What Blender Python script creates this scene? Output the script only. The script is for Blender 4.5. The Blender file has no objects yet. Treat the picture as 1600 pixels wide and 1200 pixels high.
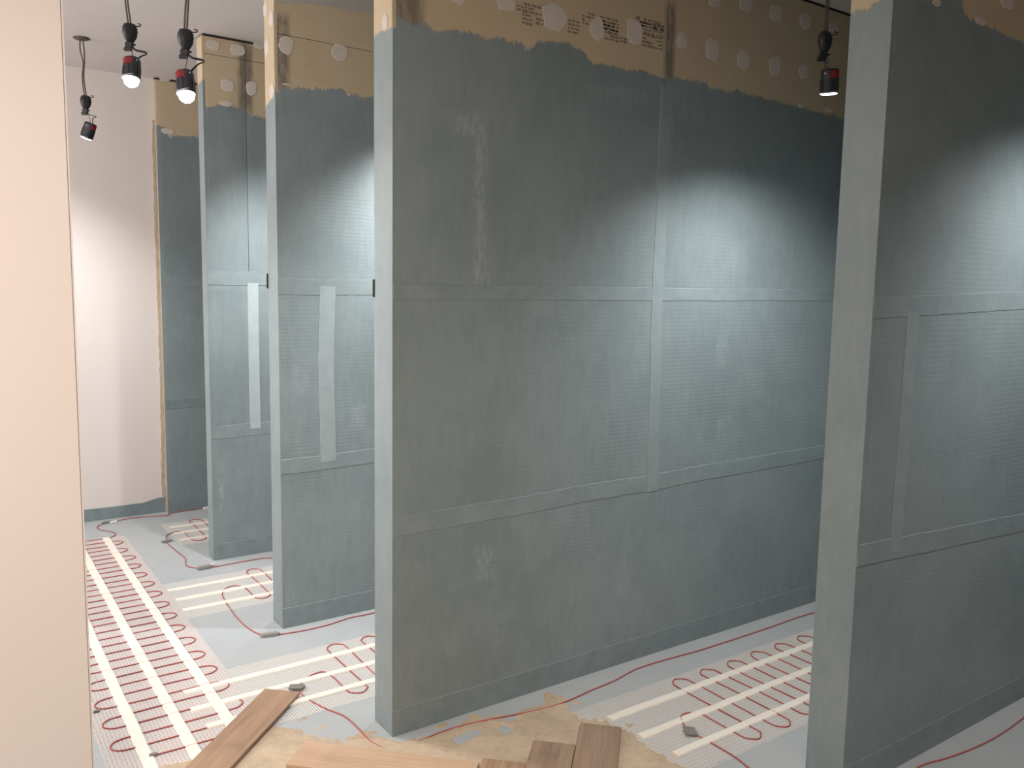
import bpy, bmesh, math, random
from mathutils import Vector, Matrix, noise as mnoise

random.seed(7)
scn = bpy.context.scene
COL = scn.collection
PI = math.pi

# ------------------------------------------------------------------ camera
H = 1.55                                                   # eye height
F, PITCH, ROLL, YAW = 1305.5, math.radians(6.476), math.radians(0.971), math.radians(34.774)
_h = Vector((math.sin(YAW), math.cos(YAW), 0)); _up = Vector((0, 0, 1))
FW = _h * math.cos(PITCH) - _up * math.sin(PITCH)
_r = FW.cross(_up).normalized(); _u = _r.cross(FW)
RT = _r * math.cos(ROLL) + _u * math.sin(ROLL)
UP = -_r * math.sin(ROLL) + _u * math.cos(ROLL)
cd = bpy.data.cameras.new('camera'); cam = bpy.data.objects.new('camera', cd); COL.objects.link(cam)
cd.sensor_width = 36; cd.lens = F / 1600 * 36; cd.clip_start = 0.02; cd.clip_end = 60
M = Matrix((( RT.x, UP.x, -FW.x, 0), (RT.y, UP.y, -FW.y, 0), (RT.z, UP.z, -FW.z, H), (0, 0, 0, 1)))
cam.matrix_world = M
scn.camera = cam

# ------------------------------------------------------------------ world, light, exposure
w = bpy.data.worlds.new('world'); scn.world = w; w.use_nodes = True
w.node_tree.nodes['Background'].inputs[0].default_value = (1.0, 0.9, 0.8, 1)
w.node_tree.nodes['Background'].inputs[1].default_value = 0.02
scn.view_settings.view_transform = 'Standard'
scn.view_settings.look = 'None'
scn.view_settings.exposure = 0.0
scn.view_settings.gamma = 1.0
scn.view_settings.use_curve_mapping = False

WARM = (1.0, 0.85, 0.73)
def spot_light(name, loc, aim, power, color, size=100, blend=0.7, radius=0.03):
    l = bpy.data.lights.new(name, 'SPOT'); l.energy = power; l.color = color
    l.spot_size = math.radians(size); l.spot_blend = blend; l.shadow_soft_size = radius
    o = bpy.data.objects.new(name, l); COL.objects.link(o)
    o.location = loc; o.rotation_euler = Vector(aim).to_track_quat('-Z', 'Y').to_euler()
    return o
def area_light(name, loc, sx, sy, power, color, aim=(0, 0, -1)):
    l = bpy.data.lights.new(name, 'AREA'); l.shape = 'RECTANGLE'; l.size = sx; l.size_y = sy; l.energy = power; l.color = color
    o = bpy.data.objects.new(name, l); COL.objects.link(o)
    o.location = loc; o.rotation_euler = Vector(aim).to_track_quat('-Z', 'Y').to_euler()
    return o
area_light('front_room_ceiling_light', (-0.8, -0.1, 2.80), 1.2, 1.2, 52, WARM)
area_light('side_fill_light', (-1.75, 4.15, 2.0), 3.2, 1.4, 78, (1.0, 0.95, 0.92), (1, 0, -0.12))  # added fill from the unseen left of the aisle, no known lamp there
spot_light('front_room_spotlight', (-0.45, 0.25, 2.15), (0.36, 1, -0.80), 135, WARM, 125, 1.0, 0.12)
LAMP = (1.0, 0.99, 0.985)

# ------------------------------------------------------------------ pixel helpers (a pixel of the photograph to a point in the room)
def ray(px, py): return FW + RT * ((px - 800) / F) - UP * ((py - 600) / F)
def gp(px, py, z=0.0):
    d = ray(px, py); t = (z - H) / d.z; return Vector((d.x * t, d.y * t, z))
def onY(px, py, Y):
    d = ray(px, py); t = Y / d.y; return (d.x * t, d.z * t + H)
def onX(px, py, X):
    d = ray(px, py); t = X / d.x; return (d.y * t, d.z * t + H)
def atdepth(px, py, z):
    d = ray(px, py); return d * z + Vector((0, 0, H))

# ------------------------------------------------------------------ materials
def mat(name):
    m = bpy.data.materials.new(name); m.use_nodes = True
    nt = m.node_tree; return m, nt, nt.nodes['Principled BSDF']
def nd(nt, t, **k):
    n = nt.nodes.new(t)
    for a, b in k.items():
        if a.startswith('in_'):
            n.inputs[int(a[3:])].default_value = b
        else: setattr(n, a, b)
    return n
def coord(nt, scale=(1, 1, 1), kind='Object'):
    tc = nd(nt, 'ShaderNodeTexCoord'); mp = nd(nt, 'ShaderNodeMapping'); mp.inputs['Scale'].default_value = scale
    nt.links.new(tc.outputs[kind], mp.inputs[0]); return mp.outputs[0]
def noise(nt, co, scale, detail=4, rough=0.55):
    n = nd(nt, 'ShaderNodeTexNoise'); n.inputs['Scale'].default_value = scale; n.inputs['Detail'].default_value = detail; n.inputs['Roughness'].default_value = rough
    nt.links.new(co, n.inputs['Vector']); return n.outputs['Fac']
def maprange(nt, v, a, b, c=0.0, d=1.0):
    n = nd(nt, 'ShaderNodeMapRange'); nt.links.new(v, n.inputs[0])
    for i, x in enumerate((a, b, c, d)): n.inputs[i + 1].default_value = x
    return n.outputs[0]
def mathn(nt, op, a, b=None):
    n = nd(nt, 'ShaderNodeMath', operation=op)
    for i, x in enumerate((a, b)):
        if x is None: continue
        if isinstance(x, (int, float)): n.inputs[i].default_value = x
        else: nt.links.new(x, n.inputs[i])
    return n.outputs[0]
def mixc(nt, f, a, b):
    n = nd(nt, 'ShaderNodeMix', data_type='RGBA')
    for s, x in ((n.inputs[0], f), (n.inputs[6], a), (n.inputs[7], b)):
        if isinstance(x, (int, float)): s.default_value = x
        elif isinstance(x, tuple): s.default_value = (*x, 1) if len(x) == 3 else x
        else: nt.links.new(x, s)
    return n.outputs[2]
def bump(nt, bs, h, strength, dist=0.002):
    n = nd(nt, 'ShaderNodeBump'); n.inputs['Strength'].default_value = strength; n.inputs['Distance'].default_value = dist
    nt.links.new(h, n.inputs['Height']); nt.links.new(n.outputs[0], bs.inputs['Normal'])
def simple(name, col, rough=0.6, var=0.08, scale=30, metal=0.0, bstr=0.0, spec=0.4):
    m, nt, bs = mat(name); co = coord(nt)
    nz = noise(nt, co, scale)
    a = tuple(c * (1 - var) for c in col); b = tuple(min(1, c * (1 + var)) for c in col)
    nt.links.new(mixc(nt, nz, a, b), bs.inputs['Base Color'])
    bs.inputs['Roughness'].default_value = rough; bs.inputs['Metallic'].default_value = metal; bs.inputs['Specular IOR Level'].default_value = spec
    if bstr: bump(nt, bs, nz, bstr)
    return m
PAINT_A, PAINT_B, PALE = (0.205, 0.255, 0.268), (0.245, 0.297, 0.310), (0.35, 0.405, 0.415)
def ridge_height(nt, amount=0.40):
    tc = nd(nt, 'ShaderNodeTexCoord')
    w1 = nd(nt, 'ShaderNodeTexWave', wave_type='BANDS', bands_direction='Z')
    w1.inputs['Scale'].default_value = 19; w1.inputs['Distortion'].default_value = 1.6; w1.inputs['Detail'].default_value = 3; w1.inputs['Detail Scale'].default_value = 2.0
    nt.links.new(tc.outputs['Object'], w1.inputs['Vector'])
    n1 = noise(nt, tc.outputs['Object'], 3.0, 2)
    ridges = mathn(nt, 'MULTIPLY', w1.outputs['Fac'], maprange(nt, n1, 0.38, 0.65, 0.15, 1.0))
    n2 = noise(nt, coord(nt, (1, 1, 3)), 26, 5, 0.6)
    n3 = noise(nt, coord(nt, (1, 1, 1)), 6, 3, 0.5)
    return mathn(nt, 'ADD', mathn(nt, 'ADD', mathn(nt, 'MULTIPLY', ridges, amount), n2), mathn(nt, 'MULTIPLY', n3, 1.5))
def board_material(name='painted_drywall', ridge=0.40):
    m, nt, bs = mat(name)
    tc = nd(nt, 'ShaderNodeTexCoord'); co = tc.outputs['Object']
    at = nd(nt, 'ShaderNodeAttribute', attribute_name='paint'); pa = nd(nt, 'ShaderNodeAttribute', attribute_name='pale')
    jn = nd(nt, 'ShaderNodeAttribute', attribute_name='stain')
    n1, n2 = noise(nt, co, 22, 3), noise(nt, coord(nt, (3, 3, 0.7)), 40, 5, 0.7)
    edge = mathn(nt, 'ADD', at.outputs['Fac'], mathn(nt, 'ADD', mathn(nt, 'MULTIPLY', mathn(nt, 'SUBTRACT', n1, 0.5), 0.05), mathn(nt, 'MULTIPLY', mathn(nt, 'SUBTRACT', n2, 0.5), 0.055)))
    mask = maprange(nt, edge, -0.002, 0.006)
    # brushed paint: two blue greys with streaks
    n3 = noise(nt, co, 2.6, 4, 0.6); n4 = noise(nt, coord(nt, (5, 5, 1.2)), 9, 5, 0.6)
    paint = mixc(nt, maprange(nt, mathn(nt, 'ADD', mathn(nt, 'MULTIPLY', n3, 0.65), mathn(nt, 'MULTIPLY', n4, 0.35)), 0.40, 0.60), PAINT_A, PAINT_B)
    pf = mathn(nt, 'MULTIPLY', pa.outputs['Fac'], maprange(nt, noise(nt, coord(nt, (2.5, 2.5, 1)), 30, 5, 0.7), 0.38, 0.62))
    paint = mixc(nt, pf, paint, PALE)
    paper = mixc(nt, noise(nt, coord(nt, (1, 1, 2)), 5, 5, 0.65), (0.50, 0.405, 0.275), (0.585, 0.48, 0.335))
    paper = mixc(nt, mathn(nt, 'MULTIPLY', jn.outputs['Fac'], maprange(nt, noise(nt, coord(nt, (2, 2, 0.6)), 18, 4, 0.6), 0.18, 0.52)), paper, (0.205, 0.18, 0.145))
    nt.links.new(mixc(nt, mask, paper, paint), bs.inputs['Base Color'])
    nt.links.new(maprange(nt, mask, 0, 1, 0.85, 0.46), bs.inputs['Roughness'])
    bs.inputs['Specular IOR Level'].default_value = 0.4
    hh = mathn(nt, 'MULTIPLY', ridge_height(nt, ridge), maprange(nt, mask, 0, 1, 0.15, 1.0))
    bump(nt, bs, mathn(nt, 'ADD', hh, mathn(nt, 'MULTIPLY', mask, 0.5)), 0.30, 0.0022)
    return m
def tape_material(name, a, b):
    m, nt, bs = mat(name); co = coord(nt)
    nt.links.new(mixc(nt, maprange(nt, noise(nt, co, 14, 5, 0.65), 0.35, 0.65), a, b), bs.inputs['Base Color'])
    bs.inputs['Roughness'].default_value = 0.5; bs.inputs['Specular IOR Level'].default_value = 0.4
    bump(nt, bs, noise(nt, coord(nt, (1, 1, 2)), 40, 5, 0.6), 0.35, 0.002)
    return m
M_BOARD = board_material(); M_BOARD_END = board_material('painted_drywall_end', 0.03)
M_TAPE = tape_material('painted_tape', (0.235, 0.288, 0.302), (0.268, 0.322, 0.334))
M_TAPE_SUB = tape_material('thinly_covered_tape', (0.215, 0.266, 0.28), (0.252, 0.304, 0.317))
M_TAPE_MID = tape_material('lighter_painted_tape', (0.29, 0.348, 0.36), (0.33, 0.388, 0.40))
M_TAPE_PALE = tape_material('pale_painted_tape', (0.38, 0.44, 0.46), (0.43, 0.485, 0.50))
M_BASE = tape_material('painted_base_tape', (0.19, 0.24, 0.254), (0.23, 0.281, 0.295))
M_CORE = simple('painted_core', (0.21, 0.255, 0.265), 0.6)
M_RAW = simple('raw_board_edge', (0.46, 0.38, 0.29), 0.85, 0.25, 20)
M_FILL = simple('filler', (0.62, 0.56, 0.50), 0.85, 0.1, 60, bstr=0.3)
M_INK = simple('printed_ink', (0.235, 0.195, 0.15), 0.9, 0.1)
M_DARK = simple('shadow_gap', (0.03, 0.027, 0.024), 0.9)  # near-black: painted shade of the ceiling gap, also the dark tape tabs
M_WHITE = simple('white_wall_paint', (0.76, 0.70, 0.665), 0.75, 0.02, 3)
M_CEIL = simple('ceiling_paint', (0.66, 0.61, 0.59), 0.85, 0.02, 3)
M_BLACK = simple('black_plastic', (0.022, 0.022, 0.025), 0.42, 0.1)
M_BODY = simple('lamp_housing', (0.03, 0.032, 0.042), 0.4, 0.1)
M_RED = simple('red_label', (0.42, 0.05, 0.06), 0.5, 0.08)
M_GREYW = simple('grey_wire', (0.10, 0.085, 0.075), 0.5, 0.2)
M_CHROME = simple('pale_wire', (0.6, 0.6, 0.6), 0.3, 0.05)
M_ROSE = simple('ceiling_rose_metal', (0.10, 0.08, 0.07), 0.6, 0.3)
M_CABLE = simple('red_cable', (0.43, 0.095, 0.085), 0.45, 0.15, 50)
M_NET = simple('glass_fibre_net', (0.74, 0.71, 0.66), 0.7, 0.05)
M_NETP = simple('pinkish_glass_fibre_net', (0.76, 0.66, 0.62), 0.7, 0.05)
M_MTAPE = simple('white_adhesive_tape', (0.80, 0.755, 0.67), 0.5, 0.03)
M_SLEEVE = simple('grey_joint_sleeve', (0.27, 0.27, 0.26), 0.55, 0.1)
M_TAG = simple('grey_tag', (0.21, 0.205, 0.195), 0.5, 0.15)
M_CLIP = simple('white_clip', (0.8, 0.8, 0.78), 0.5, 0.03)
def floor_material():
    m, nt, bs = mat('painted_floor'); co = coord(nt)
    f = mathn(nt, 'ADD', mathn(nt, 'MULTIPLY', noise(nt, co, 1.7, 4, 0.6), 0.6), mathn(nt, 'MULTIPLY', noise(nt, co, 9, 5, 0.65), 0.4))
    c = mixc(nt, maprange(nt, f, 0.35, 0.65), (0.37, 0.40, 0.412), (0.425, 0.45, 0.458))
    sp = noise(nt, co, 90, 2, 0.5)
    c = mixc(nt, mathn(nt, 'MULTIPLY', maprange(nt, sp, 0.69, 0.74), 0.6), c, (0.2, 0.19, 0.18))
    nt.links.new(c, bs.inputs['Base Color']); bs.inputs['Roughness'].default_value = 0.5; bs.inputs['Specular IOR Level'].default_value = 0.4
    bump(nt, bs, noise(nt, co, 35, 5, 0.6), 0.25, 0.0015)
    return m
M_FLOOR = floor_material()
def adhesive_material():
    m, nt, bs = mat('tile_adhesive'); co = coord(nt)
    f = mathn(nt, 'ADD', mathn(nt, 'MULTIPLY', noise(nt, co, 6, 5, 0.65), 0.7), mathn(nt, 'MULTIPLY', noise(nt, co, 45, 4, 0.6), 0.3))
    c = mixc(nt, maprange(nt, f, 0.35, 0.66), (0.40, 0.31, 0.22), (0.56, 0.45, 0.325))
    nt.links.new(c, bs.inputs['Base Color']); bs.inputs['Roughness'].default_value = 0.85
    bump(nt, bs, noise(nt, co, 60, 5, 0.65), 0.35, 0.003)
    return m
M_ADH = adhesive_material()
def wood_material(name, a, b, c):
    m, nt, bs = mat(name)
    oi = nd(nt, 'ShaderNodeObjectInfo'); tc = nd(nt, 'ShaderNodeTexCoord')
    add = nd(nt, 'ShaderNodeVectorMath', operation='ADD')
    sc = nd(nt, 'ShaderNodeVectorMath', operation='SCALE'); sc.inputs[0].default_value = (9, 7, 5); nt.links.new(oi.outputs['Random'], sc.inputs['Scale'])
    nt.links.new(tc.outputs['Object'], add.inputs[0]); nt.links.new(sc.outputs[0], add.inputs[1])
    mp = nd(nt, 'ShaderNodeMapping'); mp.inputs['Scale'].default_value = (1.0, 14, 14); nt.links.new(add.outputs[0], mp.inputs[0])
    n1 = noise(nt, mp.outputs[0], 1.6, 6, 0.6)
    mp2 = nd(nt, 'ShaderNodeMapping'); mp2.inputs['Scale'].default_value = (6, 160, 60); nt.links.new(add.outputs[0], mp2.inputs[0])
    n2 = noise(nt, mp2.outputs[0], 1.0, 4, 0.6)
    n3 = noise(nt, add.outputs[0], 4.0, 3, 0.5)
    col = mixc(nt, maprange(nt, n1, 0.38, 0.62), a, b)
    col = mixc(nt, mathn(nt, 'MULTIPLY', maprange(nt, n2, 0.45, 0.72), 0.5), col, c)
    col = mixc(nt, mathn(nt, 'MULTIPLY', maprange(nt, n3, 0.62, 0.74), 0.6), col, c)
    nt.links.new(col, bs.inputs['Base Color']); bs.inputs['Roughness'].default_value = 0.5
    bump(nt, bs, n2, 0.15, 0.001)
    return m
M_WOOD = wood_material('oak_plank', (0.30, 0.19, 0.12), (0.40, 0.265, 0.175), (0.18, 0.11, 0.065))
M_WOODD = wood_material('darker_oak_plank', (0.275, 0.19, 0.13), (0.36, 0.255, 0.18), (0.16, 0.105, 0.068))
M_WOODP = wood_material('pale_oak_plank', (0.50, 0.34, 0.22), (0.57, 0.40, 0.27), (0.34, 0.22, 0.14))
def lens_material(name, s):
    m, nt, bs = mat(name)
    bs.inputs['Base Color'].default_value = (0.9, 0.9, 0.9, 1); bs.inputs['Emission Color'].default_value = (*LAMP, 1); bs.inputs['Emission Strength'].default_value = s
    return m
M_LENS = lens_material('lit_lens', 12)

# ------------------------------------------------------------------ mesh helpers
def obj(name, bm, m, parent=None, smooth=False, loc=None):
    me = bpy.data.meshes.new(name); bm.to_mesh(me); bm.free()
    for mm in (m if isinstance(m, (list, tuple)) else [m]): me.materials.append(mm)
    if smooth:
        for p in me.polygons: p.use_smooth = True
    o = bpy.data.objects.new(name, me); COL.objects.link(o)
    if loc is not None: o.location = loc
    if parent is not None: o.parent = parent
    return o
def tag(o, label=None, cat=None, group=None, kind=None):
    if label: o['label'] = label
    if cat: o['category'] = cat
    if group: o['group'] = group
    if kind: o['kind'] = kind
    return o
def empty(name, loc=(0, 0, 0), rz=0.0):
    o = bpy.data.objects.new(name, None); COL.objects.link(o); o.location = loc; o.rotation_euler = (0, 0, rz); o.empty_display_size = 0.1
    return o
def box(bm, x0, x1, y0, y1, z0, z1, mi=0):
    v = [bm.verts.new((x, y, z)) for x in (x0, x1) for y in (y0, y1) for z in (z0, z1)]
    for f in ((0, 1, 3, 2), (4, 6, 7, 5), (0, 4, 5, 1), (2, 3, 7, 6), (0, 2, 6, 4), (1, 5, 7, 3)):
        fc = bm.faces.new([v[i] for i in f]); fc.material_index = mi
def B(*a):
    bm = bmesh.new(); box(bm, *a); return bm
def bevel(bm, r, seg=2):
    bmesh.ops.bevel(bm, geom=list(bm.edges), offset=r, segments=seg, affect='EDGES', profile=0.5); return bm
def smoothpath(pts, n=6):
    P = [Vector(p) for p in pts]
    if len(P) < 3: return P
    out = []
    for i in range(len(P) - 1):
        p0 = P[i - 1] if i else P[0] * 2 - P[1]; p1, p2 = P[i], P[i + 1]; p3 = P[i + 2] if i + 2 < len(P) else P[-1] * 2 - P[-2]
        for k in range(n):
            t = k / n
            out.append(0.5 * (2 * p1 + (p2 - p0) * t + (2 * p0 - 5 * p1 + 4 * p2 - p3) * t * t + (3 * p1 - p0 - 3 * p2 + p3) * t ** 3))
    out.append(P[-1]); return out
def tube(bm, pts, r, sides=6):
    rings = []; n = len(pts)
    for i, p in enumerate(pts):
        t = (pts[min(i + 1, n - 1)] - pts[max(i - 1, 0)]).normalized()
        a = t.cross(Vector((0, 0, 1)))
        if a.length < 0.05: a = t.cross(Vector((1, 0, 0)))
        a.normalize(); b = t.cross(a)
        rr = r[i] if isinstance(r, list) else r
        rings.append([bm.verts.new(p + (a * math.cos(2 * PI * k / sides) + b * math.sin(2 * PI * k / sides)) * rr) for k in range(sides)])
    for i in range(n - 1):
        for k in range(sides):
            bm.faces.new((rings[i][k], rings[i][(k + 1) % sides], rings[i + 1][(k + 1) % sides], rings[i + 1][k]))
    bm.faces.new(rings[0][::-1]); bm.faces.new(rings[-1])
    return bm
def T(pts, r, sides=6, n=6):
    return tube(bmesh.new(), smoothpath(pts, n), r, sides)
def lathe(bm, prof, seg=20, mtx=None, sq=None):
    # profile of (radius, z); sq squares the section off (superellipse exponent)
    rings = []
    for r, z in prof:
        ring = []
        for k in range(seg):
            a = 2 * PI * k / seg; c, s = math.cos(a), math.sin(a)
            if sq:
                e = 2.0 / sq; c = math.copysign(abs(c) ** e, c); s = math.copysign(abs(s) ** e, s)
            p = Vector((r * c, r * s, z)); ring.append(bm.verts.new(mtx @ p if mtx else p))
        rings.append(ring)
    for i in range(len(rings) - 1):
        for k in range(seg): bm.faces.new((rings[i][k], rings[i][(k + 1) % seg], rings[i + 1][(k + 1) % seg], rings[i + 1][k]))
    bm.faces.new(rings[0][::-1]); bm.faces.new(rings[-1])
    bmesh.ops.recalc_face_normals(bm, faces=bm.faces)
    return bm
def interp(tab, x):
    if x <= tab[0][0]: return tab[0][1]
    for (a, b), (c, d) in zip(tab, tab[1:]):
        if x <= c: return b + (d - b) * (x - a) / max(1e-6, c - a)
    return tab[-1][1]

# ------------------------------------------------------------------ the room
CEIL = 2.862
XF = 1.237                        # line of the partition ends along the aisle
XB = 3.78                         # back of the stalls
floor = obj('floor', B(-3.0, XB + 0.1, -2.2, 6.05, -0.12, 0.0), M_FLOOR)
tag(floor, 'pale blue grey painted floor under the heating mats', 'floor', kind='structure')
ceiling = obj('ceiling', B(-3.0, XB + 0.1, -2.2, 6.05, CEIL, CEIL + 0.12), M_CEIL)
tag(ceiling, 'plain white ceiling that the dangling spotlights hang from', 'ceiling', kind='structure')
wb = obj('wall_back', B(-2.1, XB + 0.1, 5.92, 6.05, 0, CEIL), M_WHITE)
tag(wb, 'smooth white wall at the far end of the aisle', 'wall', kind='structure')
# foreground wall: a plastered wall end with a rounded corner, then the aisle wall behind it
bm = B(-3.0, 0.278, 2.2, 2.36, 0, CEIL)
bmesh.ops.bevel(bm, geom=[e for e in bm.edges if all(v.co.x > 0.2 for v in e.verts) and abs(e.verts[0].co.z - e.verts[1].co.z) > 1], offset=0.006, segments=3, affect='EDGES')
wl = obj('wall_left', bm, M_WHITE); tag(wl, 'warm lit cream wall end filling the left edge of the view', 'wall', kind='structure')
tag(obj('wall_aisle', B(-2.1, -2.0, 2.36, 5.92, 0, CEIL), M_WHITE), 'white side wall of the aisle hidden behind the cream wall end', 'wall', kind='structure')
tag(obj('wall_right', B(XB, XB + 0.1, -2.2, 5.92, 0, CEIL), M_CORE), 'blue grey painted wall closing the stalls at the back', 'wall', kind='structure')
tag(obj('wall_front', B(-3.0, XB + 0.1, -2.3, -2.2, 0, CEIL), M_WHITE), 'white wall of the front room behind the viewer', 'wall', kind='structure')
tag(obj('wall_far_left', B(-3.1, -3.0, -2.2, 2.36, 0, CEIL), M_WHITE), 'white side wall of the front room', 'wall', kind='structure')
# painted upstand along the foot of the white wall, with a wavy hand-painted top edge
bm = bmesh.new(); xs = [-2.0 + i * 0.02 for i in range(163)]; xs = [x for x in xs if x < 1.244] + [1.244]
lo, hi, hb = [], [], []
for x in xs:
    z = 0.078 + 0.006 * mnoise.noise(Vector((x * 7, 0, 0))) + (0.022 * min(1, max(0, (x - 1.10) / 0.1)))
    lo.append(bm.verts.new((x, 5.914, 0.0))); hi.append(bm.verts.new((x, 5.914, z))); hb.append(bm.verts.new((x, 5.921, z + 0.002)))
for i in range(len(xs) - 1):
    bm.faces.new((lo[i], lo[i + 1], hi[i + 1], hi[i])); bm.faces.new((hi[i], hi[i + 1], hb[i + 1], hb[i]))
tag(obj('baseboard_back', bm, M_BASE), 'dark blue grey painted band along the foot of the white far wall', 'baseboard', kind='structure')

# ------------------------------------------------------------------ partitions
GRID = 0.025
def panel(name, parent, org, ax, x0, x1, z0, z1, th, fpaint, fpale=None, fstain=None, edge=0.0015):
    """a drywall sheet: a fine grid front in the plane (ax, z), a skirt of thickness th behind it"""
    bm = bmesh.new(); nx = max(1, round((x1 - x0) / GRID)); nz = max(1, round((z1 - z0) / GRID))
    L = [bm.verts.layers.float.new(k) for k in ('paint', 'pale', 'stain')]
    nrm = Vector((0, -1, 0)) if ax == 'x' else Vector((-1, 0, 0))
    def P(a, z, d):
        return Vector((a, org, z)) - nrm * d if ax == 'x' else Vector((org, a, z)) - nrm * d
    g = []
    def mk(a, z, d):
        v = bm.verts.new(P(a, z, d)); v[L[0]] = fpaint(a, z)
        v[L[1]] = fpale(a, z) if fpale else 0.0; v[L[2]] = fstain(a, z) if fstain else 0.0
        return v
    for i in range(nx + 1):
        a = x0 + (x1 - x0) * i / nx; row = []
        for j in range(nz + 1):
            z = z0 + (z1 - z0) * j / nz
            row.append(mk(a, z, 0.0 if 0 < i < nx and 0 < j < nz else edge))
        g.append(row)
    for i in range(nx):
        for j in range(nz): bm.faces.new((g[i][j], g[i + 1][j], g[i + 1][j + 1], g[i][j + 1]))
    rim = [g[i][0] for i in range(nx + 1)] + [g[nx][j] for j in range(1, nz + 1)] + [g[i][nz] for i in range(nx - 1, -1, -1)] + [g[0][j] for j in range(nz - 1, 0, -1)]
    bk = []
    for v in rim:
        a = v.co.x if ax == 'x' else v.co.y
        q = mk(a, v.co.z, th); bk.append(q)
    n = len(rim)
    for k in range(n): bm.faces.new((rim[k], bk[k], bk[(k + 1) % n], rim[(k + 1) % n]))
    if ax == 'y': bmesh.ops.reverse_faces(bm, faces=bm.faces)
    return obj(name, bm, M_BOARD if ax == 'x' else M_BOARD_END, parent)
def ragged_strip(name, parent, org, ax, pts, wdt, m, proud=0.0018, rag=0.003, wob=0.004, seed=0):
    """a strip of joint tape along pts [(a, z)...] in the plane, with slightly uneven edges"""
    bm = bmesh.new(); nrm = -1
    P = [Vector((p[0], p[1], 0)) for p in pts]
    q = []
    for a, b in zip(P, P[1:]):
        n = max(1, int((b - a).length / 0.02))
        q += [a.lerp(b, i / n) for i in range(n)]
    q.append(P[-1]); A, Bv, A2, B2 = [], [], [], []
    for i, p in enumerate(q):
        t = (q[min(i + 1, len(q) - 1)] - q[max(0, i - 1)]).normalized(); s = Vector((-t.y, t.x, 0))
        w1 = wdt / 2 + rag * mnoise.noise(Vector((i * 0.45, seed, 1))) ; w2 = wdt / 2 + rag * mnoise.noise(Vector((i * 0.45, seed, 9)))
        c = p + s * wob * mnoise.noise(Vector((i * 0.06, seed, 5)))
        for lst, off, d in ((A, w1, proud), (Bv, -w2, proud), (A2, w1 + 0.002, -0.001), (B2, -w2 - 0.002, -0.001)):
            v = c + s * off
            lst.append(bm.verts.new((v.x, org - d, v.y) if ax == 'x' else (org - d, v.x, v.y)))
    for i in range(len(q) - 1):
        bm.faces.new((A[i], A[i + 1], Bv[i + 1], Bv[i])); bm.faces.new((A2[i], A2[i + 1], A[i + 1], A[i])); bm.faces.new((Bv[i], Bv[i + 1], B2[i + 1], B2[i]))
    bm.faces.new((A[0], Bv[0], B2[0], A2[0])); bm.faces.new((A[-1], A2[-1], B2[-1], Bv[-1]))
    bmesh.ops.recalc_face_normals(bm, faces=bm.faces)
    return obj(name, bm, m, parent)
def filler(parent, org, ax, ca, cz, wa, wz, seed, name='filler_patch'):
    bm = bmesh.new(); n = 20; top, low = [], []
    R = random.Random(seed); sq = R.uniform(2.4, 3.4); rot = R.uniform(-0.25, 0.25)
    for k in range(n):
        t = 2 * PI * k / n; c, s = math.cos(t), math.sin(t)
        rr = (abs(c) ** sq + abs(s) ** sq) ** (-1 / sq) * (1 + 0.16 * mnoise.noise(Vector((c * 1.7, s * 1.7, seed * 3.1))) + 0.07 * R.uniform(-1, 1))
        a = (c * math.cos(rot) - s * math.sin(rot)) * rr * wa / 2; z = (c * math.sin(rot) + s * math.cos(rot)) * rr * wz / 2
        for lst, d, f in ((top, 0.0022, 0.94), (low, -0.001, 1.0)):
            lst.append(bm.verts.new((ca + a * f, org - d, cz + z * f) if ax == 'x' else (org - d, ca + a * f, cz + z * f)))
    cen = bm.verts.new((ca, org - 0.003, cz) if ax == 'x' else (org - 0.003, ca, cz))
    for k in range(n):
        bm.faces.new((top[k], top[(k + 1) % n], cen)); bm.faces.new((low[k], low[(k + 1) % n], top[(k + 1) % n], top[k]))
    bmesh.ops.recalc_face_normals(bm, faces=bm.faces)
    return obj(name, bm, M_FILL, parent)
def px_fill(parent, Y, lst, seed0):
    for i, (px, py, w_, h_) in enumerate(lst):
        a0, z0 = onY(px - w_ / 2, py, Y); a1, z1 = onY(px + w_ / 2, py, Y); _, zt = onY(px, py - h_ / 2, Y); _, zb = onY(px, py + h_ / 2, Y)
        filler(parent, Y - 0.0005, 'x', (a0 + a1) / 2, (zt + zb) / 2, abs(a1 - a0), abs(zt - zb), seed0 + i)
def px_fill_end(parent, X, lst, seed0):
    for i, (px, py, w_, h_) in enumerate(lst):
        a0, z0 = onX(px - w_ / 2, py, X); a1, z1 = onX(px + w_ / 2, py, X); _, zt = onX(px, py - h_ / 2, X); _, zb = onX(px, py + h_ / 2, X)
        filler(parent, X - 0.0005, 'y', (a0 + a1) / 2, (zt + zb) / 2, abs(a1 - a0), abs(zt - zb), seed0 + i)
def line_tab(Y, pts):
    t = sorted(onY(px, py, Y) for px, py in pts); return t
def paint_below(tab): return lambda a, z: max(-0.4, min(0.4, interp(tab, a) - z))
def blobs(Y, lst):
    B_ = []
    for px, py, w_, h_, s in lst:
        a0, _ = onY(px - w_ / 2, py, Y); a1, _ = onY(px + w_ / 2, py, Y); _, zt = onY(px, py - h_ / 2, Y); _, zb = onY(px, py + h_ / 2, Y)
        B_.append(((a0 + a1) / 2, (zt + zb) / 2, max(0.012, abs(a1 - a0) / 2), abs(zt - zb) / 2, s))
    def f(a, z):
        v = 0.0
        for ca, cz, ra, rz, s in B_:
            d = max(abs((a - ca) / ra), abs((z - cz) / rz))
            v = max(v, s * max(0.0, min(1.0, (1.45 - d) / 0.6)))
        return v
    return f
TOP = 2.850
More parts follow.
